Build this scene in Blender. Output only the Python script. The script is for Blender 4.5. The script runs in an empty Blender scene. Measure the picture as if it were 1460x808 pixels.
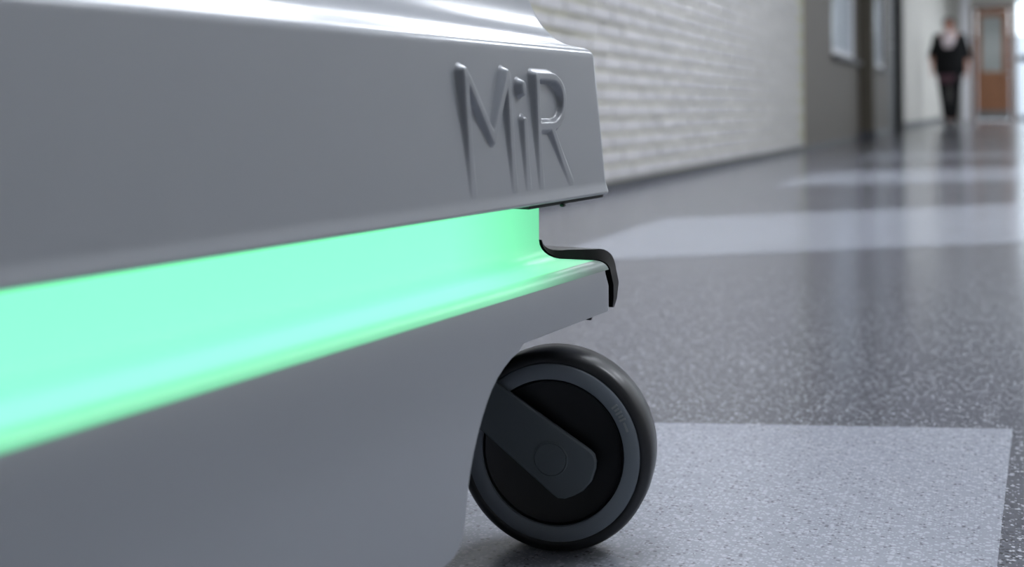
import bpy, bmesh, math, random
from mathutils import Vector, Matrix
random.seed(7)
sc = bpy.context.scene
COL = sc.collection
R = math.radians

# ------------------------------------------------------------------ camera
cam_d = bpy.data.cameras.new('camera')
cam = bpy.data.objects.new('camera', cam_d)
COL.objects.link(cam)
cam.location = (0, 0, 0.28)
cam.rotation_euler = (R(92.0), 0, R(22.553))
cam_d.sensor_width = 36.0
cam_d.lens = 41.918
cam_d.shift_y = -0.2119
cam_d.clip_start = 0.02
cam_d.clip_end = 500
cam_d.dof.use_dof = True
cam_d.dof.focus_distance = 0.77
cam_d.dof.aperture_fstop = 5.6
sc.camera = cam

# ------------------------------------------------------------------ world, view
world = bpy.data.worlds.new('overcast_sky')
sc.world = world
world.use_nodes = True
bgn = world.node_tree.nodes['Background']
bgn.inputs[0].default_value = (0.86, 0.93, 1.0, 1)
bgn.inputs[1].default_value = 4.4
sc.view_settings.view_transform = 'Standard'
sc.view_settings.look = 'None'
sc.view_settings.gamma = 1.0
sc.view_settings.use_curve_mapping = False
sc.view_settings.exposure = 0.0
sc.cycles.use_denoising = True
sc.cycles.max_bounces = 8

LAMP = 19.0          # radiance of the ceiling lamps
GLOW = 1.3         # radiance of the robot's light strip

# ------------------------------------------------------------------ helpers
def mat(name, color, rough=0.5, metallic=0.0, coat=0.0, emit=None, emit_s=0.0, spec=0.5, trans=0.0):
    m = bpy.data.materials.new(name)
    m.use_nodes = True
    b = m.node_tree.nodes['Principled BSDF']
    b.inputs['Base Color'].default_value = (*color, 1)
    b.inputs['Roughness'].default_value = rough
    b.inputs['Metallic'].default_value = metallic
    b.inputs['Coat Weight'].default_value = coat
    b.inputs['Specular IOR Level'].default_value = spec
    b.inputs['Transmission Weight'].default_value = trans
    if emit:
        b.inputs['Emission Color'].default_value = (*emit, 1)
        b.inputs['Emission Strength'].default_value = emit_s
    return m

def nd(m, t, **kw):
    n = m.node_tree.nodes.new(t)
    for k, v in kw.items():
        setattr(n, k, v)
    return n

def lk(m, a, b):
    m.node_tree.links.new(a, b)

def bump(m, scale, strength, dist=0.001, detail=3.0):
    tc = nd(m, 'ShaderNodeTexCoord'); no = nd(m, 'ShaderNodeTexNoise'); bp = nd(m, 'ShaderNodeBump')
    no.inputs['Scale'].default_value = scale; no.inputs['Detail'].default_value = detail
    bp.inputs['Strength'].default_value = strength; bp.inputs['Distance'].default_value = dist
    lk(m, tc.outputs['Object'], no.inputs['Vector']); lk(m, no.outputs['Fac'], bp.inputs['Height'])
    lk(m, bp.outputs['Normal'], m.node_tree.nodes['Principled BSDF'].inputs['Normal'])
    return m

def mottled(name, c1, c2, scale, rough=0.6, detail=4.0, bs=0.15, obj_random=0.0, **kw):
    m = mat(name, c1, rough, **kw)
    tc = nd(m, 'ShaderNodeTexCoord'); no = nd(m, 'ShaderNodeTexNoise'); mx = nd(m, 'ShaderNodeMix', data_type='RGBA')
    no.inputs['Scale'].default_value = scale; no.inputs['Detail'].default_value = detail
    mx.inputs[6].default_value = (*c1, 1); mx.inputs[7].default_value = (*c2, 1)
    lk(m, tc.outputs['Object'], no.inputs['Vector'])
    fac = no.outputs['Fac']
    if obj_random:
        oi = nd(m, 'ShaderNodeObjectInfo')
        ma = nd(m, 'ShaderNodeMath', operation='MULTIPLY_ADD'); ma.inputs[1].default_value = obj_random; 
        mb = nd(m, 'ShaderNodeMath', operation='SUBTRACT'); mb.inputs[1].default_value = obj_random/2
        lk(m, oi.outputs['Random'], ma.inputs[0]); lk(m, fac, ma.inputs[2])
        lk(m, ma.outputs[0], mb.inputs[0]); fac = mb.outputs[0]
    lk(m, fac, mx.inputs[0])
    bsdf = m.node_tree.nodes['Principled BSDF']
    lk(m, mx.outputs[2], bsdf.inputs['Base Color'])
    if bs:
        bp = nd(m, 'ShaderNodeBump'); bp.inputs['Strength'].default_value = bs; bp.inputs['Distance'].default_value = 0.003
        lk(m, no.outputs['Fac'], bp.inputs['Height']); lk(m, bp.outputs['Normal'], bsdf.inputs['Normal'])
    return m

def terrazzo(name, base, chip_dark, chip_light, w_dark, w_light, rough):
    """polished floor with small mineral chips"""
    m = mat(name, base, rough)
    b = m.node_tree.nodes['Principled BSDF']
    tc = nd(m, 'ShaderNodeTexCoord')
    cur = None
    col = nd(m, 'ShaderNodeRGB'); col.outputs[0].default_value = (*base, 1); cur = col.outputs[0]
    for (c, scale, thr) in ((chip_dark, 330, w_dark), (chip_light, 270, w_light), (chip_light, 520, w_light)):
        v = nd(m, 'ShaderNodeTexVoronoi'); v.inputs['Scale'].default_value = scale; v.inputs['Randomness'].default_value = 1.0
        lk(m, tc.outputs['Object'], v.inputs['Vector'])
        sx = nd(m, 'ShaderNodeSeparateColor'); lk(m, v.outputs['Color'], sx.inputs[0])
        r1 = nd(m, 'ShaderNodeMapRange'); r1.inputs[1].default_value = thr; r1.inputs[2].default_value = min(1.0, thr+0.06)
        lk(m, sx.outputs[0], r1.inputs[0])
        r2 = nd(m, 'ShaderNodeMapRange'); r2.inputs[1].default_value = 0.55; r2.inputs[2].default_value = 0.35
        lk(m, v.outputs['Distance'], r2.inputs[0])
        mu = nd(m, 'ShaderNodeMath', operation='MULTIPLY'); lk(m, r1.outputs[0], mu.inputs[0]); lk(m, r2.outputs[0], mu.inputs[1])
        mx = nd(m, 'ShaderNodeMix', data_type='RGBA'); mx.inputs[7].default_value = (*c, 1)
        lk(m, mu.outputs[0], mx.inputs[0]); lk(m, cur, mx.inputs[6]); cur = mx.outputs[2]
    no = nd(m, 'ShaderNodeTexNoise'); no.inputs['Scale'].default_value = 3.0; no.inputs['Detail'].default_value = 4
    lk(m, tc.outputs['Object'], no.inputs['Vector'])
    mr = nd(m, 'ShaderNodeMapRange'); mr.inputs[3].default_value = 0.9; mr.inputs[4].default_value = 1.1
    lk(m, no.outputs['Fac'], mr.inputs[0])
    mm = nd(m, 'ShaderNodeMix', data_type='RGBA', blend_type='MULTIPLY'); mm.inputs[0].default_value = 1
    lk(m, cur, mm.inputs[6]); lk(m, mr.outputs[0], mm.inputs[7])
    lk(m, mm.outputs[2], b.inputs['Base Color'])
    n2 = nd(m, 'ShaderNodeTexNoise'); n2.inputs['Scale'].default_value = 170; n2.inputs['Detail'].default_value = 3
    lk(m, tc.outputs['Object'], n2.inputs['Vector'])
    bp = nd(m, 'ShaderNodeBump'); bp.inputs['Strength'].default_value = 0.08; bp.inputs['Distance'].default_value = 0.0012
    lk(m, n2.outputs['Fac'], bp.inputs['Height']); lk(m, bp.outputs['Normal'], b.inputs['Normal'])
    return m

def link(name, me, m=None, parent=None):
    if isinstance(m, list):
        for k in m: me.materials.append(k)
    elif m: me.materials.append(m)
    o = bpy.data.objects.new(name, me)
    COL.objects.link(o)
    if parent: o.parent = parent
    return o

def build(name, verts, faces, m, parent=None, smooth=False, sharp=None, wn=False):
    me = bpy.data.meshes.new(name)
    me.from_pydata([tuple(v) for v in verts], [], faces)
    bm = bmesh.new(); bm.from_mesh(me)
    bmesh.ops.recalc_face_normals(bm, faces=bm.faces)
    bm.to_mesh(me); bm.free()
    if smooth:
        me.shade_smooth()
        if sharp: me.set_sharp_from_angle(angle=R(sharp))
    o = link(name, me, m, parent)
    if wn:
        w = o.modifiers.new('wn', 'WEIGHTED_NORMAL'); w.keep_sharp = True; w.weight = 80
    return o

def bm_obj(name, bm, m, parent=None, bevel=0.0, seg=2, smooth=True):
    bmesh.ops.recalc_face_normals(bm, faces=bm.faces)
    me = bpy.data.meshes.new(name)
    bm.to_mesh(me); bm.free()
    if smooth:
        me.shade_smooth(); me.set_sharp_from_angle(angle=R(40))
    o = link(name, me, m, parent)
    if bevel:
        b = o.modifiers.new('bevel', 'BEVEL'); b.width = bevel; b.segments = seg; b.limit_method = 'ANGLE'; b.angle_limit = R(40)
        o.modifiers.new('wn', 'WEIGHTED_NORMAL').keep_sharp = True
    return o

def add_box(bm, x0, x1, y0, y1, z0, z1):
    vs = [bm.verts.new(p) for p in ((x0,y0,z0),(x1,y0,z0),(x1,y1,z0),(x0,y1,z0),(x0,y0,z1),(x1,y0,z1),(x1,y1,z1),(x0,y1,z1))]
    for f in ((0,3,2,1),(4,5,6,7),(0,1,5,4),(1,2,6,5),(2,3,7,6),(3,0,4,7)):
        bm.faces.new([vs[i] for i in f])

def box(name, b, m, parent=None, bevel=0.0):
    bm = bmesh.new(); add_box(bm, *b)
    return bm_obj(name, bm, m, parent, bevel)

def tag(o, label, cat, kind=None, group=None):
    o['label'] = label; o['category'] = cat
    if kind: o['kind'] = kind
    if group: o['group'] = group
    return o

def empty(name, loc=(0, 0, 0), rz=0.0):
    o = bpy.data.objects.new(name, None); COL.objects.link(o)
    o.location = loc; o.rotation_euler = (0, 0, rz); o.empty_display_size = 0.1
    return o

def lathe(prof, n=96, close=False):
    """profile of (radius, axial y) turned about the Y axis"""
    V, F = [], []
    k = len(prof)
    for i in range(n):
        a = 2*math.pi*i/n
        for (r, y) in prof:
            V.append((r*math.cos(a), y, r*math.sin(a)))
    for i in range(n):
        j = (i+1) % n
        for q in range(k if close else k-1):
            q2 = (q+1) % k
            F.append((i*k+q, i*k+q2, j*k+q2, j*k+q))
    return V, F

def tube(bm, pts, n=12, caps=True):
    """tapered tube through pts = (x, y, z, rx, ry); ry runs along Y for upright pieces"""
    rings = []
    for i, p in enumerate(pts):
        c = Vector(p[:3]); rx, ry = p[3], p[4] if len(p) > 4 else p[3]
        a = Vector(pts[max(0, i-1)][:3]); b = Vector(pts[min(len(pts)-1, i+1)][:3])
        d = (b-a).normalized()
        u = Vector((0, 1, 0)).cross(d)
        if u.length < 0.05: u = Vector((1, 0, 0))
        u.normalize(); w = d.cross(u).normalized()
        rings.append([bm.verts.new(c + u*rx*math.cos(2*math.pi*k/n) + w*ry*math.sin(2*math.pi*k/n)) for k in range(n)])
    for r0, r1 in zip(rings, rings[1:]):
        for k in range(n):
            bm.faces.new((r0[k], r0[(k+1) % n], r1[(k+1) % n], r1[k]))
    if caps:
        bm.faces.new(rings[0][::-1]); bm.faces.new(rings[-1])

# ------------------------------------------------------------------ materials
M_floor = terrazzo('dark_speckled_floor', (0.075, 0.077, 0.092), (0.03, 0.03, 0.037), (0.30, 0.31, 0.34), 0.55, 0.80, 0.17)
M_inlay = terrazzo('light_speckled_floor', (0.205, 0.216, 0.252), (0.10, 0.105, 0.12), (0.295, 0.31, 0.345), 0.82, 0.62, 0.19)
M_brick = mottled('grey_white_brick', (0.40, 0.395, 0.405), (0.54, 0.53, 0.53), 9, 0.75, obj_random=0.45)
M_mortar = mottled('ochre_mortar', (0.40, 0.39, 0.26), (0.47, 0.455, 0.335), 14, 0.9)
M_brown_shade = mottled('brown_plaster_with_shade', (0.125, 0.112, 0.098), (0.155, 0.14, 0.124), 5, 0.7)  # brown tone darkened to carry the shade on this wall stretch
M_plaster = mottled('pale_plaster', (0.44, 0.43, 0.40), (0.49, 0.48, 0.45), 4, 0.8, bs=0.05)
M_white = mat('white_paint', (0.74, 0.74, 0.77), 0.5)
M_ceil = mottled('ceiling_white', (0.62, 0.62, 0.62), (0.68, 0.68, 0.68), 3, 0.9, bs=0.0)
M_base = mat('dark_baseboard', (0.035, 0.037, 0.045), 0.5)
M_lamp = mat('lamp_diffuser', (0.9, 0.9, 0.9), 0.5, emit=(0.88, 0.925, 1.0), emit_s=LAMP)
M_lampf = mat('lamp_housing', (0.6, 0.6, 0.62), 0.4)
M_wood = mottled('orange_brown_wood', (0.19, 0.078, 0.034), (0.27, 0.115, 0.05), 6, 0.6)
M_woodf = mottled('dark_brown_wood', (0.11, 0.055, 0.032), (0.16, 0.08, 0.045), 6, 0.5)
M_post = mottled('olive_brown_post', (0.05, 0.042, 0.028), (0.075, 0.062, 0.042), 6, 0.6)
M_grey_pane = mat('grey_pane', (0.30, 0.32, 0.31), 0.12)
M_blind = mat('lilac_white_blind', (0.78, 0.77, 0.84), 0.55)
M_dark = mat('dark_door', (0.035, 0.037, 0.042), 0.5)
M_steel = mat('brushed_steel', (0.55, 0.55, 0.56), 0.3, 1.0)
M_glass = bpy.data.materials.new('clear_glass'); M_glass.use_nodes = True      # thin pane: clear with a faint reflection
for _n in list(M_glass.node_tree.nodes):
    if _n.type == 'BSDF_PRINCIPLED': M_glass.node_tree.nodes.remove(_n)
_t = nd(M_glass, 'ShaderNodeBsdfTransparent'); _t.inputs[0].default_value = (0.93, 0.95, 0.95, 1)
_g = nd(M_glass, 'ShaderNodeBsdfGlossy'); _g.inputs['Roughness'].default_value = 0.03
_f = nd(M_glass, 'ShaderNodeMixShader'); _f.inputs[0].default_value = 0.07
lk(M_glass, _t.outputs[0], _f.inputs[1]); lk(M_glass, _g.outputs[0], _f.inputs[2])
lk(M_glass, _f.outputs[0], M_glass.node_tree.nodes['Material Output'].inputs[0])
M_kick = mat('grey_kick_plate', (0.14, 0.14, 0.14), 0.4)
M_frame = mat('pale_grey_frame', (0.62, 0.63, 0.66), 0.4)

M_shell = bump(mat('grey_lacquered_plastic', (0.305, 0.322, 0.353), 0.30, coat=0.6), 900, 0.02, 0.0004)
M_shell.node_tree.nodes['Principled BSDF'].inputs['Coat Roughness'].default_value = 0.15
M_glow = mat('green_light_diffuser', (0.19, 0.24, 0.22), 0.40, emit=(0.20, 1.0, 0.50), emit_s=GLOW)
_a = nd(M_glow, 'ShaderNodeAttribute', attribute_name='glow')
_m = nd(M_glow, 'ShaderNodeMath', operation='MULTIPLY'); _m.inputs[1].default_value = GLOW
lk(M_glow, _a.outputs['Fac'], _m.inputs[0])
lk(M_glow, _m.outputs[0], M_glow.node_tree.nodes['Principled BSDF'].inputs['Emission Strength'])
M_black = mat('black_rubber_trim', (0.008, 0.008, 0.009), 0.42)
M_chassis = mat('black_chassis', (0.012, 0.012, 0.013), 0.6)
M_tyre = bump(mat('black_tyre_rubber', (0.017, 0.018, 0.021), 0.36), 700, 0.05, 0.0004)
M_ring = bump(mat('charcoal_tyre_sidewall', (0.19, 0.215, 0.25), 0.50), 700, 0.05, 0.0004)
M_disc = mat('black_wheel_disc', (0.006, 0.006, 0.008), 0.35)
M_fork = bump(mat('charcoal_fork', (0.10, 0.118, 0.132), 0.5), 500, 0.06, 0.0004)
M_mark = mat('grey_tyre_print', (0.30, 0.32, 0.34), 0.5)

# ------------------------------------------------------------------ the corridor
WX = -1.25           # left wall
RX = 2.5             # right wall
EY = 29.0            # end wall
BY = -4.0            # wall behind the camera
CH = 3.0             # ceiling height
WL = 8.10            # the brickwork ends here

fl = box('floor', (WX-0.3, RX+0.3, BY-0.3, EY+0.3, -0.1, 0.0), M_floor)
tag(fl, 'dark grey speckled polished corridor floor', 'floor', 'structure')
# pale inlaid panels: slanting bars between x = -0.8 and the right-hand side
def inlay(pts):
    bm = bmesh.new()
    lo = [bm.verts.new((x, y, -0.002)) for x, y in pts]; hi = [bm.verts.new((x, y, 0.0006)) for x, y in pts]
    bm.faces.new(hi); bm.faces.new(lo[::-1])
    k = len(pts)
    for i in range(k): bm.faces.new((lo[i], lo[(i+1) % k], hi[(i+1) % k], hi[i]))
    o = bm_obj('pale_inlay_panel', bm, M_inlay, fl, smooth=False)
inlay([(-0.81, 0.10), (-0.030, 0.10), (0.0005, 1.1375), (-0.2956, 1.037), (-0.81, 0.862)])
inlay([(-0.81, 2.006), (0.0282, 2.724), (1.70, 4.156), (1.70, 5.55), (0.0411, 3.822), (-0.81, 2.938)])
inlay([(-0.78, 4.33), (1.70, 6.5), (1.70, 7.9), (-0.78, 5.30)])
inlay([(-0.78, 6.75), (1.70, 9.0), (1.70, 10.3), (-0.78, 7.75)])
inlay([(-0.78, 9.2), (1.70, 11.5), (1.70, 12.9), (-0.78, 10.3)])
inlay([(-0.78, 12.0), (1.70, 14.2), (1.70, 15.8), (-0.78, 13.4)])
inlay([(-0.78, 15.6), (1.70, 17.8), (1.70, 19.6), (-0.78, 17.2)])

ce = box('ceiling', (WX-0.3, RX+0.3, BY-0.3, EY+0.3, CH, CH+0.1), M_ceil)
tag(ce, 'white flat ceiling of the corridor', 'ceiling', 'structure')

# left wall: brick part (mortar bed with single bricks), then shade-darkened brown part with two niches, then pale plaster
bm = bmesh.new()
add_box(bm, WX-0.3, WX-0.006, BY, WL, 0, CH)
wl = bm_obj('wall_left', bm, M_mortar, smooth=False)
tag(wl, 'grey white brick wall with ochre joints along the corridor', 'wall', 'structure')
BL, BH, CO, BP = 0.228, 0.043, 0.0540, 0.240
def brick_mesh(l=BL):
    bm = bmesh.new()
    c = 0.003
    back = [bm.verts.new((-0.02, y, z)) for y, z in ((0, 0), (l, 0), (l, BH), (0, BH))]
    mid = [bm.verts.new((-0.002, y, z)) for y, z in ((0, 0), (l, 0), (l, BH), (0, BH))]
    fr = [bm.verts.new((0.0, y, z)) for y, z in ((c, c), (l-c, c), (l-c, BH-c), (c, BH-c))]
    bm.faces.new(fr)
    for i in range(4):
        j = (i+1) % 4
        bm.faces.new((mid[i], mid[j], fr[j], fr[i])); bm.faces.new((back[i], back[j], mid[j], mid[i]))
    bmesh.ops.recalc_face_normals(bm, faces=bm.faces)
    me = bpy.data.meshes.new('brick'); bm.to_mesh(me); bm.free(); me.materials.append(M_brick)
    return me
BM = brick_mesh()
places = []
for row in range(int(CH/CO)-1):
    off = 0.5*BP if row % 2 else 0.0
    y = BY + off
    while y + BL <= WL + 0.001:
        places.append((y, 0.033 + row*CO, row)); y += BP
def seen(y, z):      # roughly inside the photograph
    if y < 3.55: return False
    return z < 0.28 + (0.10 + 0.0915*y)
near = [p for p in places if seen(p[0], p[1])]
near.sort(key=lambda p: p[0]); near = near[:298]
nset = set((round(p[0], 3), p[2]) for p in near)
for (y, z, row) in near:
    o = bpy.data.objects.new('brick', BM); COL.objects.link(o); o.parent = wl
    o.location = (WX + random.uniform(-0.0015, 0.0022), y + random.uniform(-0.002, 0.002), z)
bm = bmesh.new()
for (y, z, row) in places:
    if (round(y, 3), row) in nset: continue
    if y < 0 and False: continue
    dx = WX + random.uniform(-0.0015, 0.002)
    vs = [bm.verts.new((dx-0.012, y, z)), bm.verts.new((dx-0.012, y+BL, z)), bm.verts.new((dx-0.012, y+BL, z+BH)), bm.verts.new((dx-0.012, y, z+BH))]
    fs = [bm.verts.new((dx, y+.003, z+.003)), bm.verts.new((dx, y+BL-.003, z+.003)), bm.verts.new((dx, y+BL-.003, z+BH-.003)), bm.verts.new((dx, y+.003, z+BH-.003))]
    bm.faces.new(fs)
    for i in range(4): bm.faces.new((vs[i], vs[(i+1) % 4], fs[(i+1) % 4], fs[i]))
o = bm_obj('brickwork', bm, M_brick, wl, smooth=False); o['kind'] = 'stuff'

# brown section, shade put into its colour, with two shallow window niches and a dark door recess
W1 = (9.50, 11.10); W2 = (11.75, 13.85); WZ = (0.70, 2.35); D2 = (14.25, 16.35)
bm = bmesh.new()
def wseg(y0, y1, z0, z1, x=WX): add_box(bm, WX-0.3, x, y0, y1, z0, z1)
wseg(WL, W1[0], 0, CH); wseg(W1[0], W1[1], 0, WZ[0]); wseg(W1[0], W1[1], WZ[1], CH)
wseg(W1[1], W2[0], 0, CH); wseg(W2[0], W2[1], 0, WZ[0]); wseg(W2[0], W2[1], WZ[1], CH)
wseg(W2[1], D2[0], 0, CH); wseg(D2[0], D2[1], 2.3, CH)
o = bm_obj('wall_left_brown_shade', bm, M_brown_shade, smooth=False)
tag(o, 'brown wall stretch with shade in its colour and two pale windows', 'wall', 'structure')
bm = bmesh.new(); add_box(bm, WX-0.3, WX, D2[1], EY, 0, CH)
o = bm_obj('wall_left_pale', bm, M_plaster, smooth=False)
tag(o, 'pale plastered wall stretch behind the walking person', 'wall', 'structure')
for k, (y0, y1) in enumerate((W1, W2)):
    w = empty('window_%d' % (k+1), (WX, (y0+y1)/2, WZ[0]))
    tag(w, ['pale blinded window nearer to the brickwork, before the brown post', 'pale blinded window between brown post and dark door'][k], 'window', 'structure')
    h = (y1-y0)/2; zt = WZ[1]-WZ[0]
    box('blind', (-0.09, -0.06, -h, h, 0, zt), M_blind, w)
    fr = bmesh.new()
    add_box(fr, -0.06, -0.025, -h, -h+0.06, 0, zt); add_box(fr, -0.06, -0.025, h-0.06, h, 0, zt)
    add_box(fr, -0.06, -0.025, -h+0.06, h-0.06, 0, 0.06); add_box(fr, -0.06, -0.025, -h+0.06, h-0.06, zt-0.06, zt)
    bm_obj('window_frame', fr, M_white, w, 0.004)
    box('window_sill', (-0.13, 0.05, -h-0.03, h+0.03, -0.035, -0.002), M_base, w, 0.004)
    box('pane', (-0.046, -0.042, -h+0.06, h-0.06, 0.06, zt-0.06), M_glass, w)
d2 = empty('door_2', (WX, (D2[0]+D2[1])/2, 0))
tag(d2, 'dark double door set back in the corridor wall', 'door', 'structure')
h = (D2[1]-D2[0])/2
box('door_leaf', (-0.16, -0.11, -h+0.03, -0.005, 0.01, 2.27), M_dark, d2, 0.004)
box('door_leaf', (-0.16, -0.11, 0.005, h-0.03, 0.01, 2.27), M_dark, d2, 0.004)
fr = bmesh.new(); add_box(fr, -0.2, -0.02, -h, -h+0.03, 0, 2.3); add_box(fr, -0.2, -0.02, h-0.03, h, 0, 2.3); add_box(fr, -0.2, -0.02, -h+0.03, h-0.03, 2.27, 2.3)
bm_obj('door_frame', fr, M_dark, d2, 0.003)
for s in (-1, 1):
    bm = bmesh.new(); tube(bm, [(-0.11, s*0.09, 1.05, .01), (-0.06, s*0.09, 1.05, .01), (-0.055, s*0.2, 1.05, .01)], 10)
    bm_obj('door_handle', bm, M_steel, d2)

# brown post standing against the wall between the windows
ps = empty('trim_1', (WX, 11.36, 0)); tag(ps, 'olive brown post on the wall between the two pale windows', 'post', 'structure')
box('post_shaft', (0.0, 0.13, -0.10, 0.10, 0.0, CH), M_post, ps, 0.008)
box('post_shoe', (0.0, 0.15, -0.12, 0.12, 0.0, 0.07), M_base, ps, 0.006)

bm = bmesh.new()
add_box(bm, WX, WX+0.014, BY, 11.24, 0, 0.028); add_box(bm, WX, WX+0.014, 11.48, D2[0], 0, 0.055); add_box(bm, WX, WX+0.014, D2[1], EY, 0, 0.09)
o = bm_obj('baseboard_left', bm, M_base, None, 0.003)
tag(o, 'thin black baseboard under the left wall', 'baseboard', 'structure')

# end wall with wooden door and glazing
bm = bmesh.new()
DX0, DX1, DZ = -0.74, 0.16, 2.60
add_box(bm, WX-0.3, DX0, EY, EY+0.25, 0, CH); add_box(bm, DX0, DX1, EY, EY+0.25, DZ, CH); add_box(bm, DX1, DX1+0.03, EY, EY+0.25, 0, CH)
add_box(bm, DX1+0.03, RX+0.3, EY, EY+0.25, 2.75, CH)
o = bm_obj('wall_end', bm, M_plaster, smooth=False)
tag(o, 'pale end wall holding the wooden door', 'wall', 'structure')
dr = empty('door_1', (DX0, EY, 0)); tag(dr, 'orange brown wooden door with tall grey glass pane', 'door', 'structure')
w = DX1-DX0
fr = bmesh.new(); add_box(fr, 0, 0.09, -0.06, 0.1, 0, DZ); add_box(fr, w-0.09, w, -0.06, 0.1, 0, DZ); add_box(fr, 0.09, w-0.09, -0.06, 0.1, DZ-0.10, DZ)
bm_obj('door_frame', fr, M_woodf, dr, 0.006)
lf = bmesh.new()
add_box(lf, 0.10, 0.22, -0.03, 0.03, 0.01, DZ-0.11); add_box(lf, w-0.25, w-0.10, -0.03, 0.03, 0.01, DZ-0.11)
add_box(lf, 0.22, w-0.25, -0.03, 0.03, DZ-0.25, DZ-0.11); add_box(lf, 0.22, w-0.25, -0.03, 0.03, 0.95, 1.10); add_box(lf, 0.22, w-0.25, -0.03, 0.03, 0.01, 0.30)
leaf = bm_obj('door_leaf', lf, M_wood, dr, 0.006)
box('lower_panel', (0.22, w-0.25, -0.012, 0.012, 0.30, 0.95), M_wood, dr)
box('pane', (0.22, w-0.25, -0.006, 0.006, 1.10, DZ-0.25), M_grey_pane, dr)
box('kick_plate', (0.10, w-0.10, -0.034, -0.030, 0.01, 0.22), M_kick, dr)
bm = bmesh.new(); tube(bm, [(0.82, -0.03, 1.05, .011), (0.82, -0.09, 1.05, .011), (0.70, -0.09, 1.05, .011)], 10)
bm_obj('door_handle', bm, M_steel, dr)
box('trim_2', (-0.96, -0.765, EY-0.07, EY, 0, CH), M_white, None, 0.006)
tag(bpy.data.objects['trim_2'], 'white full height pilaster beside the wooden door', 'trim', 'structure')
gz = empty('window_3', (DX1+0.03, EY+0.1, 0)); tag(gz, 'bright glazed front closing the far corridor end', 'window', 'structure')
gw = RX-(DX1+0.03)
fr = bmesh.new()
for k in range(4):
    x = k*(gw-0.04)/3; add_box(fr, x, x+0.04, -0.04, 0.04, 0, 2.75)
bm_obj('mullions', fr, M_frame, gz, 0.004)
fr = bmesh.new()
for k in range(3):
    x = k*(gw-0.04)/3+0.04; x2 = (k+1)*(gw-0.04)/3
    for (z0, z1) in ((0, 0.1), (1.32, 1.46), (2.67, 2.75)): add_box(fr, x, x2, -0.035, 0.035, z0, z1)
bm_obj('rails', fr, M_base, gz, 0.004)
for k in range(3):
    x = k*(gw-0.04)/3+0.04; x2 = (k+1)*(gw-0.04)/3
    box('pane', (x, x2, -0.004, 0.004, 0.1, 1.32), M_glass, gz); box('pane', (x, x2, -0.004, 0.004, 1.46, 2.67), M_glass, gz)
yd = box('yard_pavement', (-6, 14, EY+0.32, EY+30, -0.15, -0.05), mottled('pale_paving', (0.45, 0.46, 0.48), (0.5, 0.51, 0.53), 2, 0.8))
yd.name = 'ground_outside'
ob = box('wall_outside', (-6, 14, EY+17, EY+19, -0.05, 2.9), mottled('grey_render', (0.36, 0.38, 0.42), (0.42, 0.44, 0.48), 1, 0.9))
tag(ob, 'low grey garden wall seen through the end glazing', 'wall', 'structure')
tag(yd, 'pale paved yard behind the end glazing', 'ground', 'structure')

# right wall (outside the frame on the camera's right): plain, with daylight windows further on
bm = bmesh.new()
RW = [(8.6, 10.2), (11.2, 12.8), (17.0, 19.4), (20.4, 22.8), (23.8, 26.2)]
y = BY
for (a, b) in RW:
    add_box(bm, RX, RX+0.3, y, a, 0, CH); add_box(bm, RX, RX+0.3, a, b, 0, 0.8); add_box(bm, RX, RX+0.3, a, b, 2.5, CH); y = b
add_box(bm, RX, RX+0.3, y, EY+0.25, 0, CH)
o = bm_obj('wall_right', bm, M_plaster, smooth=False); tag(o, 'pale plastered wall with windows facing the brickwork', 'wall', 'structure')
bm = bmesh.new(); add_box(bm, WX-0.3, RX+0.3, BY-0.3, BY, 0, CH)
o = bm_obj('wall_back', bm, M_plaster, smooth=False); tag(o, 'pale plastered wall closing the near corridor end', 'wall', 'structure')

# ceiling lamps
LL = ['rectangular ceiling lamp right above the mobile robot', 'rectangular ceiling lamp over the first brickwork beyond the robot', 'rectangular ceiling lamp over the last brickwork before the brown wall',
      'added rectangular fill lamp across the corridor just beyond the robot', 'added rectangular fill lamp opposite the end of the brickwork', 'rectangular ceiling lamp opposite the walking person', 'rectangular ceiling lamp midway between walking person and glazed front', 'rectangular ceiling lamp next to the glazed corridor front']
for (ly, lx) in ((0.7, -0.62), (3.1, -0.62), (5.2, -0.62), (2.2, 1.55), (6.1, 1.5), (18.2, 1.5), (22.4, 1.5), (26.6, 1.5)):  # near right-hand pair is added to brighten robot and floor from that side
    o = empty('ceiling_lamp', (lx, ly, CH)); tag(o, LL.pop(0), 'lamp', group='ceiling lamps in a row')
    hb = bmesh.new(); hw, hl = 0.38, 0.80
    add_box(hb, -hw, -hw+0.02, -hl, hl, -0.07, 0); add_box(hb, hw-0.02, hw, -hl, hl, -0.07, 0); add_box(hb, -hw+0.02, hw-0.02, -hl, -hl+0.02, -0.07, 0); add_box(hb, -hw+0.02, hw-0.02, hl-0.02, hl, -0.07, 0)
    bm_obj('housing', hb, M_lampf, o)
    box('diffuser', (-hw+0.02, hw-0.02, -hl+0.02, hl-0.02, -0.055, -0.045), M_lamp, o)

# ------------------------------------------------------------------ the robot
# local frame: +X runs along the robot's long side to its near-right end (t), +Y is outward from the visible side (n)
RL, RWD = 0.85, 0.56
robot = empty('mobile_robot')
TD = Vector((0.0901, 0.9959, 0)); ND = Vector((0.9959, -0.0901, 0))
CORNER = Vector((-0.2491, 0.7763, 0))
robot.matrix_world = Matrix(((TD.x, -ND.x, 0, CORNER.x), (TD.y, -ND.y, 0, CORNER.y), (0, 0, 1, 0), (0, 0, 0, 1)))
# matrix columns: local X = TD, local Y = -ND (inward), Z up -> right handed; helper P flips n
def P(t, n, z): return (t, -n, z)
tag(robot, 'grey mobile robot with glowing green light strip and raised lettering', 'robot')

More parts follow.
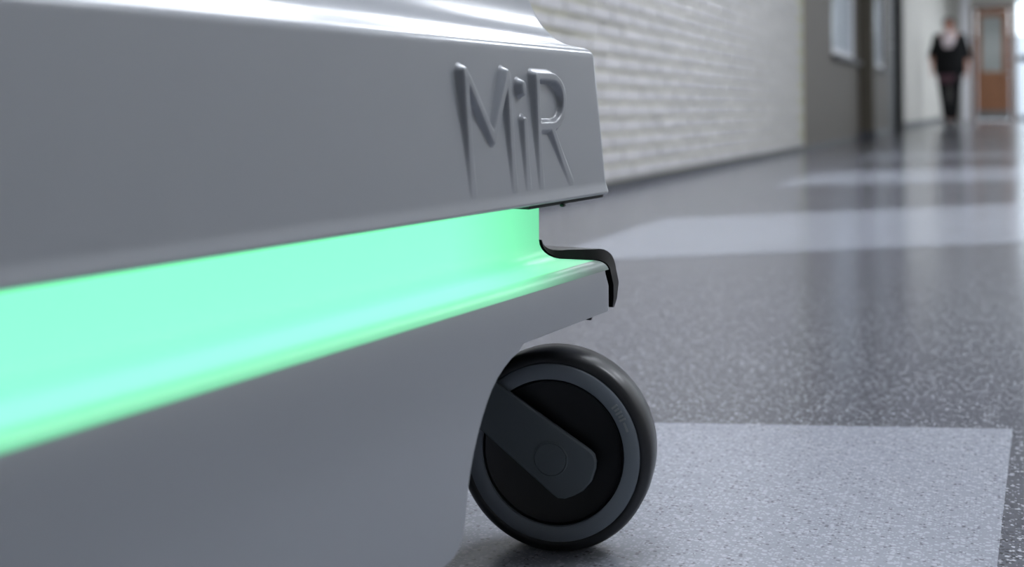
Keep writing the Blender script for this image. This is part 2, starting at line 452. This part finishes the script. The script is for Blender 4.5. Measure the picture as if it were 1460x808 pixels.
def ring(t0, t1, n0, n1, r, z, seg=6):
    pts = []
    for (ct, cn, a0) in ((t1-r, n1-r, 0), (t0+r, n1-r, 90), (t0+r, n0+r, 180), (t1-r, n0+r, 270)):
        for k in range(seg+1):
            a = R(a0 + 90*k/seg)
            pts.append(P(ct + r*math.cos(a), cn + r*math.sin(a), z))
    return pts

def loft(name, stations, m, cap0=True, cap1=True, tend=0.0, nside=0.0, seg=6, sharp=None):
    """stations: (side inset, end inset, z, corner radius)"""
    V, F = [], []
    k = 4*(seg+1)
    for (a, b, z, r) in stations:
        V += ring(-RL-tend+b, tend-b, -RWD-nside+a, nside-a, r, z, seg)
    for i in range(len(stations)-1):
        for q in range(k):
            F.append((i*k+q, i*k+(q+1) % k, (i+1)*k+(q+1) % k, (i+1)*k+q))
    if cap0: F.append(tuple(range(k))[::-1])
    if cap1: F.append(tuple(range((len(stations)-1)*k, len(stations)*k)))
    return build(name, V, F, m, robot, True, sharp, True)

# upper cover: drafted side, rounded top edge, ledge and hollow curve up to the deck
DR, ZB = 0.09, 0.2224
def ins(z): return DR*(z-ZB)
st = [(0.05, 0.05, ZB+0.001, 0.010), (0.0005, 0.0005, ZB-0.0002, 0.010), (-0.0006, 0.0004, ZB, 0.010), (-0.0013, 0.0002, ZB+0.0006, 0.011), (-0.0015, 0.0001, ZB+0.0014, 0.011), (-0.0013, 0.0, ZB+0.0022, 0.011),
       (-0.0008, 0.0, ZB+0.0036, 0.011), (-0.0002, 0.0, ZB+0.0056, 0.011), (ins(ZB+0.009), 0.0002, ZB+0.009, 0.011)]
for z in (0.25, 0.28, 0.305): st.append((ins(z), 0.02*(z-ZB), z, 0.011))
zr, rr = 0.3135, 0.0075
for k in range(0, 7):
    a = R(84*k/6); e = rr*(1-math.cos(a)); st.append((ins(zr)+e, 0.0018+e, zr+rr*math.sin(a), 0.011))
# ledge and concave rise
for (e, z) in ((0.0125, 0.3217), (0.0165, 0.3231), (0.0205, 0.3257), (0.0240, 0.3295), (0.0275, 0.3345), (0.0305, 0.3405), (0.0330, 0.3470), (0.0352, 0.3540), (0.0372, 0.3620), (0.0390, 0.3720), (0.0405, 0.3800)):
    st.append((e+ins(zr)*0.75, e, z, 0.012))
for k in range(1, 6):
    a = R(90*k/5); st.append((0.0475+0.008*(1-math.cos(a)), 0.0405+0.008*(1-math.cos(a)), 0.380+0.008*math.sin(a), 0.014))
loft('upper_cover', st, M_shell)

# raised letters: the letter fronts stand upright while the cover leans in, so they fade out towards the bottom
def sdist(p, a, b):
    ab = (b[0]-a[0], b[1]-a[1]); ap = (p[0]-a[0], p[1]-a[1])
    q = max(0, min(1, (ap[0]*ab[0]+ap[1]*ab[1])/(ab[0]**2+ab[1]**2)))
    return math.hypot(ap[0]-q*ab[0], ap[1]-q*ab[1])
def arcpts(cx, cz, rx, rz, a0, a1, n=10): return [(cx+rx*math.cos(R(a0+(a1-a0)*k/n)), cz+rz*math.sin(R(a0+(a1-a0)*k/n))) for k in range(n+1)]
bowl = [(-0.1075, 0.3025)] + arcpts(-0.0875, 0.2865, 0.0175, 0.016, 90, -90) + [(-0.1065, 0.2705)]
LET = {
 'M': [[(-0.1945, 0.3030), (-0.1880, 0.2330)], [(-0.1945, 0.3030), (-0.1635, 0.2640), (-0.1455, 0.3030)], [(-0.1455, 0.3030), (-0.1395, 0.2330)]],
 'i': [[(-0.1268, 0.2965), (-0.1258, 0.2925)], [(-0.1250, 0.2740), (-0.1222, 0.2330)]],
 'R': [[(-0.1080, 0.3025), (-0.1050, 0.2330)], bowl, [(-0.0890, 0.2700), (-0.0630, 0.2330)]],
}
for nm, strokes in LET.items():
    strokes = [[(a, 0.233+(z-0.233)*0.955) for a, z in s_] for s_ in strokes]
    w, fall = 0.0018, 0.0030
    xs = [p[0] for s in strokes for p in s]; zs = [p[1] for s in strokes for p in s]
    x0, x1, z0, z1 = min(xs)-0.008, max(xs)+0.008, min(zs)-0.008, max(zs)+0.008
    step = 0.0006
    nx, nz = int((x1-x0)/step)+1, int((z1-z0)/step)+1
    hgt = {}
    for i in range(nx):
        for j in range(nz):
            p = (x0+i*step, z0+j*step)
            dd = min(sdist(p, a, b) for s in strokes for a, b in zip(s, s[1:]))
            q = max(0.0, min(1.0, 1-(dd-w)/fall)); q = q*q*(3-2*q)
            full = max(0.0, min(0.0048, 0.80*(ins(p[1])-ins(0.230))))
            hgt[i, j] = q*full
    idx, V, F = {}, [], []
    def vid(i, j):
        if (i, j) not in idx:
            idx[i, j] = len(V); p = (x0+i*step, z0+j*step)
            V.append(P(p[0], -ins(p[1]) + hgt[i, j] + 0.00003, p[1]))
        return idx[i, j]
    for i in range(nx-1):
        for j in range(nz-1):
            if max(hgt[i, j], hgt[i+1, j], hgt[i, j+1], hgt[i+1, j+1]) > 4e-5:
                F.append((vid(i, j), vid(i, j+1), vid(i+1, j+1), vid(i+1, j)))
    me = bpy.data.meshes.new('letter'); me.from_pydata(V, [], F); me.shade_smooth()
    o = link('raised_letter', me, M_shell, robot); o['label'] = 'raised letter %s' % nm

# lower cover: recess, shelf, rounded lip, side faces with the wheel arches
def lip_profile(dz=0.0, first=0.2240):
    pr = [(0.037, first), (0.037, 0.2050), (0.037, 0.1920+dz)]
    for k in range(1, 8):
        a = R(90*k/7); pr.append((0.024+0.013*math.cos(a), 0.192-0.013*math.sin(a)+dz))
    pr += [(0.017, 0.1782+dz), (0.010, 0.1774+dz)]
    for k in range(1, 8):
        a = R(90*k/7); pr.append((0.010-0.0085*math.sin(a), 0.1689+0.0085*math.cos(a)+dz))
    return pr
st = [(i+0.001*min(1, i/0.01), i+0.001*min(1, i/0.01), z, max(0.004, 0.012-0.25*i)) for i, z in lip_profile(-0.0008)] + [(0.0, 0.0, 0.1600, 0.012), (0.0, 0.0, 0.1437, 0.012), (0.10, 0.10, 0.1432, 0.012)]
lower = loft('lower_cover', st, M_shell, tend=0.004, sharp=50)
# side skirts with arches at both ends
arch = [(-0.132, 0.1437), (-0.1368, 0.1428), (-0.1470, 0.1402), (-0.1560, 0.1366), (-0.1640, 0.1322), (-0.1708, 0.1270), (-0.1770, 0.1205), (-0.1825, 0.1132), (-0.1873, 0.1055), (-0.1915, 0.0975), (-0.1950, 0.0890),
        (-0.1978, 0.0800), (-0.1998, 0.0710), (-0.2010, 0.0630), (-0.2030, 0.0565), (-0.2068, 0.0518), (-0.2125, 0.0492), (-0.2190, 0.0486)]
outl = arch + [(-RL-a, z) for a, z in reversed(arch)]
for s in (0, 1):
    V, F = [], []
    n0, n1 = (0.0, -0.06) if s == 0 else (-RWD, -RWD+0.06)
    sg = -1 if s == 0 else 1
    ch = 0.0025
    k = len(outl)
    # chamfered edge: face inset
    def inset_poly(d):
        res = []
        for i, p in enumerate(outl):
            a = outl[max(0, i-1)]; b = outl[min(k-1, i+1)]
            tx, tz = b[0]-a[0], b[1]-a[1]; l = math.hypot(tx, tz)
            res.append((p[0]+d*tz/l, p[1]-d*tx/l) if 0 < i < k-1 else p)
        return res
    layers = []
    for q in range(5):
        a = R(90*q/4)
        layers.append((n0+sg*ch*(1-math.sin(a)), inset_poly(-ch*(1-math.cos(a))) if q < 4 else inset_poly(-ch)))
    layers = [(n1, outl)] + [(n0+sg*ch, outl)] + layers[1:]
    for n, poly in layers:
        V += [P(a, n, b) for a, b in poly]
    for q in range(len(layers)-1):
        for i in range(k-1):
            F.append((q*k+i, q*k+i+1, (q+1)*k+i+1, (q+1)*k+i))
    F.append(tuple(range((len(layers)-1)*k, len(layers)*k)))
    F.append(tuple(range(k)))
    build('side_skirt', V, F, M_shell, robot, True, 50, True)

# glowing strip on both long sides, mitred towards the ends
for s in (0, 1):
    pr = lip_profile(0.0)[:-1]
    pin = [(i+0.0006, z-0.0007) for i, z in pr]
    V, F, G = [], [], []
    NT = 40
    for q, (i, z) in enumerate(pr):
        n = -i if s == 0 else -RWD+i
        for k in range(NT+1):
            t = (-RL+i)+(RL-2*i+0.0005)*k/NT
            V.append(P(t, n, z))
            de = min(-t, RL+t)                    # the light source stops short of the ends
            fe = 0.46+0.54*min(1.0, max(0.0, (de-0.02)/0.13))
            fl_ = 1.0 if i > 0.012 else (0.95 if i > 0.0095 else max(0.05, 0.85-0.09*(q-len(pr)+6))*min(1.0, max(0.0, (de-0.02)/0.10)))
            G.append(fe*fl_)
    for q in range(len(pr)-1):
        for k in range(NT): F.append((q*(NT+1)+k, q*(NT+1)+k+1, (q+1)*(NT+1)+k+1, (q+1)*(NT+1)+k))
    o = build('light_strip', V, F, M_glow, robot, True, None); o['label'] = 'glowing green light strip'
    at = o.data.attributes.new('glow', 'FLOAT', 'POINT')
    at.data.foreach_set('value', G)

# black seal over the end: follows recess, shelf and lip, standing proud of them
for e in (0, 1):
    pr = [p for p in lip_profile(0.0) if p[1] < 0.196] + [(0.0, 0.160), (0.0, 0.150), (0.0005, 0.1445)]
    k = len(pr)
    V, F = [], []
    th = 0.0062
    out = []
    for i, p in enumerate(pr):
        a = pr[max(0, i-1)]; b = pr[min(k-1, i+1)]
        tx, tz = b[0]-a[0], b[1]-a[1]; l = math.hypot(tx, tz)
        h = th*min(0.85, 0.05+i/7.0)*(1.0+0.75*max(0.0, min(1.0, (i-6)/7.0)))*min(1.0, 0.25+(k-1-i)/2.5)
        nx, nz = tz/l, -tx/l                  # towards smaller inset / upward
        out.append((p[0]+nx*h, p[1]+nz*h))
    def pt(i, n, z):
        t = 0.004-i if e == 0 else -RL-0.004+i
        return P(t, n, z)
    for (nn, poly) in (('near', pr), ('near', out), ('far', out), ('far', pr)):
        for (p, o_) in zip(pr, poly):
            edge = -0.0005-p[0]*0.98
            n = edge if nn == 'near' else -RWD-edge
            V.append(pt(o_[0], n, o_[1]))
    for q in range(3):
        for i in range(k-1):
            F.append((q*k+i, q*k+i+1, (q+1)*k+i+1, (q+1)*k+i))
    build('rubber_seal', V, F, M_black, robot, True, 50)['label'] = 'black rubber seal'

# black inner body, slot ceiling, small clips
bm = bmesh.new(); add_box(bm, -RL+0.05, -0.05, 0.05, RWD-0.05, 0.10, 0.36)
bm_obj('chassis', bm, M_chassis, robot)
for (a, b) in ((-0.115, -0.004), (-RL+0.004, -RL+0.115)):
    bm = bmesh.new(); add_box(bm, a, b, 0.0045, RWD-0.0045, 0.2195, 0.2228)
    bm_obj('slot_liner', bm, M_chassis, robot, 0.0005)
bm = bmesh.new(); add_box(bm, -0.070, -0.066, 0.003, 0.006, 0.2178, 0.2200); bm_obj('clip', bm, M_black, robot, 0.0008)
bm = bmesh.new(); add_box(bm, -0.026, -0.023, 0.004, 0.008, 0.1400, 0.1436); bm_obj('clip', bm, M_black, robot, 0.0008)
bm = bmesh.new(); add_box(bm, -0.120, -0.060, 0.008, 0.09, 0.1412, 0.1434); bm_obj('caster_plate', bm, M_chassis, robot, 0.001)

# swivel caster under the near corner: fork (part) with tyre, disc, cap
WR = 0.0632
def caster(t, n, rz):
    # wheel frame: Y = axle into the wheel (away from the viewer), X = across, Z = up
    fk = empty_part = None
    bm = bmesh.new()
    def arm(yf, yb):
        # flat arm: from upper left over the hub to the rounded lower right end
        pts = [(-0.0800, 0.078), (-0.0375, 0.0445), (0.0255, 0.0045)]
        pts += [(0.0282, 0.0018), (0.0292, -0.0020), (0.0288, -0.0070), (0.0265, -0.0140), (0.0210, -0.0205), (0.0150, -0.0240), (0.0095, -0.0262), (0.0050, -0.0262), (0.0015, -0.0240)]
        pts += [(-0.0440, 0.0120), (-0.0800, 0.034)]
        f = [bm.verts.new((x, yf, z)) for x, z in pts]; b = [bm.verts.new((x, yb, z)) for x, z in pts]
        bm.faces.new(f); bm.faces.new(b[::-1])
        for i in range(len(pts)): bm.faces.new((f[i], f[(i+1) % len(pts)], b[(i+1) % len(pts)], b[i]))
    arm(-0.0235, -0.0185); arm(0.0185, 0.0235)
    add_box(bm, -0.0800, -0.066, -0.0185, 0.0185, 0.034, 0.080)
    f_ = bm_obj('caster_fork', bm, M_fork, robot, 0.0012, 3)
    f_.location = (t, -n, WR); f_.rotation_euler = (0, 0, rz)
    hw = 0.0165
    # rubber tyre (tread and shoulders)
    pr = []
    for k in range(9):
        a = R(-90+180*k/8); pr.append((WR-0.007+0.007*math.cos(a), (hw-0.0065)*(1 if k > 4 else -1 if k < 4 else 0) + 0.0065*math.sin(a)))
    pr[4] = (WR, 0.0)
    pr = [(0.0545, -hw+0.0016)] + pr + [(0.0545, hw-0.0016)]
    V, F = lathe(pr); build('tyre', V, F, M_tyre, f_, True, 60)
    for s in (-1, 1):
        V, F = lathe([(0.0560, s*(hw-0.0014)), (0.0552, s*(hw+0.0006)), (0.0540, s*(hw+0.0012)), (0.0475, s*(hw+0.0016)), (0.0458, s*(hw+0.0008)), (0.0455, s*(hw-0.003))])
        build('tyre_sidewall', V, F, M_ring, f_, True, 35)
        V, F = lathe([(0.0462, s*(hw-0.002)), (0.0445, s*(hw-0.0008)), (0.0440, s*(hw-0.0018)), (0.040, s*(hw-0.0035)), (0.014, s*(hw-0.0035)), (0.013, s*(hw+0.001)), (0.0, s*(hw+0.001))])
        build('wheel_disc', V, F, M_disc, f_, True, 40)
        V, F = lathe([(0.0110, s*0.0225), (0.0110, s*0.0239), (0.0107, s*0.0242), (0.0103, s*0.0242), (0.0100, s*0.0236), (0.0097, s*0.0242), (0.0, s*0.0244)], 48)
        o = build('axle_cap', V, F, M_fork, f_, True, 30); o.location = (0.0004, 0, -0.0021)
    # faint moulded print on the sidewall
    for g, (a0, nn) in enumerate(((33, 5), (18, 2))):
        for k in range(nn):
            a = R(a0+5-2.6*k); r = 0.0507
            bm = bmesh.new(); l = 0.0042 if k % 2 == 0 else 0.003
            add_box(bm, -l/2, l/2, -hw-0.0019, -hw-0.0012, -0.0006, 0.0006)
            o = bm_obj('sidewall_print', bm, M_mark, f_); o.location = (r*math.cos(a), 0, r*math.sin(a)); o.rotation_euler = (0, -a+(0 if g == 0 else R(90)), 0)
    return f_
# axle in robot axes: (0.9714 along t, -0.2373 along n) -> local XY (0.9714, 0.2373)
ang = math.atan2(0.2373, 0.9714)
caster(-0.0506, -0.0168, ang - R(90))
caster(-0.0506, -RWD+0.11, R(-40))
caster(-RL+0.10, -0.09, R(20))
caster(-RL+0.10, -RWD+0.09, R(15))

# ------------------------------------------------------------------ the walking person
M_skin = mat('skin', (0.50, 0.26, 0.19), 0.5)
M_hair = mat('dark_hair', (0.055, 0.042, 0.036), 0.5)
M_blk = mottled('black_knit', (0.004, 0.004, 0.005), (0.008, 0.008, 0.009), 40, 0.85, spec=0.2)
M_scarf = mottled('pale_cloth', (0.62, 0.52, 0.54), (0.72, 0.64, 0.66), 20, 0.8)
M_pink = mottled('mauve_cloth', (0.065, 0.028, 0.042), (0.10, 0.045, 0.06), 30, 0.8)
M_shoe = mat('dark_shoe', (0.03, 0.03, 0.035), 0.5)
pe = empty('person', (-0.8141, 19.52, 0), R(-4))
tag(pe, 'person in black top, pale scarf and black trousers walking along the corridor', 'person')
verts = [((0, 0, .93), .13, .10), ((0, 0, 1.10), .125, .095), ((0, .0, 1.27), .145, .105), ((0, .015, 1.40), .09, .07), ((0, .01, 1.455), .05, .05), ((0, -.01, 1.51), .062, .070), ((0, -.005, 1.575), .076, .092), ((0, .0, 1.635), .060, .070)]
edges = [(i, i+1) for i in range(7)]
def chain(start, pts):
    prev = start
    for p in pts:
        verts.append(p); edges.append((prev, len(verts)-1)); prev = len(verts)-1
    return prev
chain(0, [((.095, -.01, .87), .088, .088), ((.09, -.13, .50), .056, .056), ((.075, -.17, .10), .038, .038), ((.08, -.29, .045), .034, .03)])
chain(0, [((-.095, .01, .87), .088, .088), ((-.085, .03, .50), .056, .056), ((-.07, .20, .13), .038, .038), ((-.075, .10, .045), .034, .03)])
chain(3, [((.175, .02, 1.375), .056, .056), ((.245, .06, 1.11), .042, .042), ((.255, -.03, .90), .029, .029)])
chain(3, [((-.175, .02, 1.375), .056, .056), ((-.265, .03, 1.11), .042, .042), ((-.245, -.11, .92), .029, .029)])
chain(6, [((0, -.105, 1.565), .014, .016)])
me = bpy.data.meshes.new('body'); me.from_pydata([v[0] for v in verts], edges, [])
body = link('body', me, M_skin, pe)
sk = body.modifiers.new('skin', 'SKIN'); sk.use_smooth_shade = True
for i, v in enumerate(verts):
    me.skin_vertices[0].data[i].radius = (v[1], v[2])
me.skin_vertices[0].data[0].use_root = True
body.modifiers.new('sub', 'SUBSURF').render_levels = 2
def hand(wx, wy, wz, side):
    vs = [(0, 0, .02), (0, -.005, -.04), (0, -.01, -.085)]; rs = [.026, .034, .036]
    ed = [(0, 1), (1, 2)]
    def fing(root, pts, r):
        p = root
        for q in pts:
            vs.append(q); rs.append(r); ed.append((p, len(vs)-1)); p = len(vs)-1; r *= .9
    for k, ln in enumerate((.072, .082, .076, .058)):
        y = -.030+.020*k
        fing(2, [(0, y-.005, -.10), (-side*.006, y-.008, -.10-ln*.45), (-side*.022, y-.010, -.10-ln*.85)], .0088)
    fing(1, [(0, -.042, -.06), (-side*.006, -.055, -.088), (-side*.012, -.055, -.112)], .0100)
    me = bpy.data.meshes.new('hand'); me.from_pydata(vs, ed, [])
    o = link('hand', me, M_skin, pe); s = o.modifiers.new('skin', 'SKIN'); s.use_smooth_shade = True
    for i, r in enumerate(rs): me.skin_vertices[0].data[i].radius = (r*.6 if i in (1, 2) else r, r)
    me.skin_vertices[0].data[0].use_root = True
    o.modifiers.new('sub', 'SUBSURF').render_levels = 1
    o.location = (wx, wy, wz)
hand(.255, -.04, .89, 1); hand(-.245, -.12, .91, -1)
# black loose top with elbow sleeves
bm = bmesh.new(); tube(bm, [(0, 0, .79, .225, .155), (0, 0, .88, .232, .158), (0, 0, 1.0, .228, .15), (0, 0, 1.12, .225, .145), (0, .0, 1.24, .215, .14), (0, .01, 1.33, .195, .115), (0, .015, 1.39, .140, .085), (0, .015, 1.43, .075, .068)], 28)
bm_obj('black_top', bm, M_blk, pe)
for s, ey in ((1, .06), (-1, .03)):
    bm = bmesh.new(); ex = .245 if s > 0 else -.265
    tube(bm, [(s*.11, .015, 1.385, .060), (s*.175, .02, 1.37, .070), (s*.215, .035, 1.24, .062), (ex, ey, 1.10, .058), (s*.258, ey-.05 if s > 0 else -.01, 1.02 if s > 0 else 1.06, .052)], 16)
    bm_obj('sleeve', bm, M_blk, pe)
bm = bmesh.new(); tube(bm, [(0, 0, .665, .185, .145), (0, 0, .73, .188, .146), (0, 0, .80, .19, .146)], 28); bm_obj('mauve_hem', bm, M_pink, pe)
# pale scarf lying over the chest in a V
bm = bmesh.new()
def front(x, z): return -0.142*math.sqrt(max(0.05, 1-(x/0.21)**2)) - 0.012 + max(0, (z-1.30))*0.55
rows = []
for j in range(9):
    z = 1.20+0.225*j/8; hw_ = 0.030+0.075*math.sin(math.pi*min(1, 0.08+0.55*j/8))
    if j > 6: hw_ *= 0.8
    rows.append([bm.verts.new((-hw_+2*hw_*i/10, front(-hw_+2*hw_*i/10, z)-0.006*math.sin(i*2.1+j), z)) for i in range(11)])
for a, b in zip(rows, rows[1:]):
    for i in range(10): bm.faces.new((a[i], a[i+1], b[i+1], b[i]))
o = bm_obj('scarf', bm, M_scarf, pe); so = o.modifiers.new('thick', 'SOLIDIFY'); so.thickness = 0.012
bm = bmesh.new(); tube(bm, [(0, .01, 1.405, .098, .088), (0, .01, 1.44, .085, .08), (0, .005, 1.465, .068, .066)], 20, False)
o = bm_obj('scarf_collar', bm, M_scarf, pe); so = o.modifiers.new('thick', 'SOLIDIFY'); so.thickness = 0.012
for s, pts in ((1, [(.09, 0, .90, .105), (.095, -.02, .78, .098), (.09, -.13, .50, .072), (.075, -.172, .07, .058)]), (-1, [(-.09, 0, .90, .105), (-.095, .01, .78, .098), (-.085, .03, .50, .072), (-.07, .20, .10, .058)])):
    bm = bmesh.new(); tube(bm, pts, 16); bm_obj('trouser_leg', bm, M_blk, pe)
for s, (x, y, z) in ((1, (.078, -.16, 0)), (-1, (-.072, .205, 0))):
    bm = bmesh.new(); tube(bm, [(x, y+.06, .050, .040, .045), (x, y+.03, .062, .052, .060), (x, y-.05, .054, .052, .052), (x, y-.12, .046, .052, .044), (x, y-.19, .034, .034, .028)], 14)
    bm_obj('shoe', bm, M_shoe, pe)
# hair: cap over crown and back with side locks
bm = bmesh.new()
bmesh.ops.create_uvsphere(bm, u_segments=24, v_segments=16, radius=1.0)
for v in bm.verts:
    v.co = Vector((v.co.x*0.096, v.co.y*0.110+0.014, v.co.z*0.104+1.588))
kill = [v for v in bm.verts if v.co.y < -0.035 and v.co.z < 1.628]
bmesh.ops.delete(bm, geom=kill, context='VERTS')
o = bm_obj('hair', bm, M_hair, pe); so = o.modifiers.new('thick', 'SOLIDIFY'); so.thickness = 0.012
for s in (-1, 1):
    bm = bmesh.new(); bmesh.ops.create_icosphere(bm, subdivisions=2, radius=0.0095)
    for v in bm.verts: v.co.y *= 0.5
    o = bm_obj('eye', bm, mat('eye_dark', (0.03, 0.02, 0.02), 0.2), pe); o.location = (s*0.030, -0.086, 1.585)
    bm = bmesh.new(); bmesh.ops.create_icosphere(bm, subdivisions=2, radius=0.024)
    for v in bm.verts: v.co.x *= 0.35; v.co.y *= 0.6
    o = bm_obj('ear', bm, M_skin, pe); o.location = (s*0.082, 0.0, 1.575)
bm = bmesh.new(); bmesh.ops.create_icosphere(bm, subdivisions=2, radius=0.024)
for v in bm.verts: v.co.y *= 0.3; v.co.z *= 0.3
o = bm_obj('mouth', bm, mat('lips', (0.35, 0.10, 0.09), 0.4), pe); o.location = (0, -0.080, 1.523)
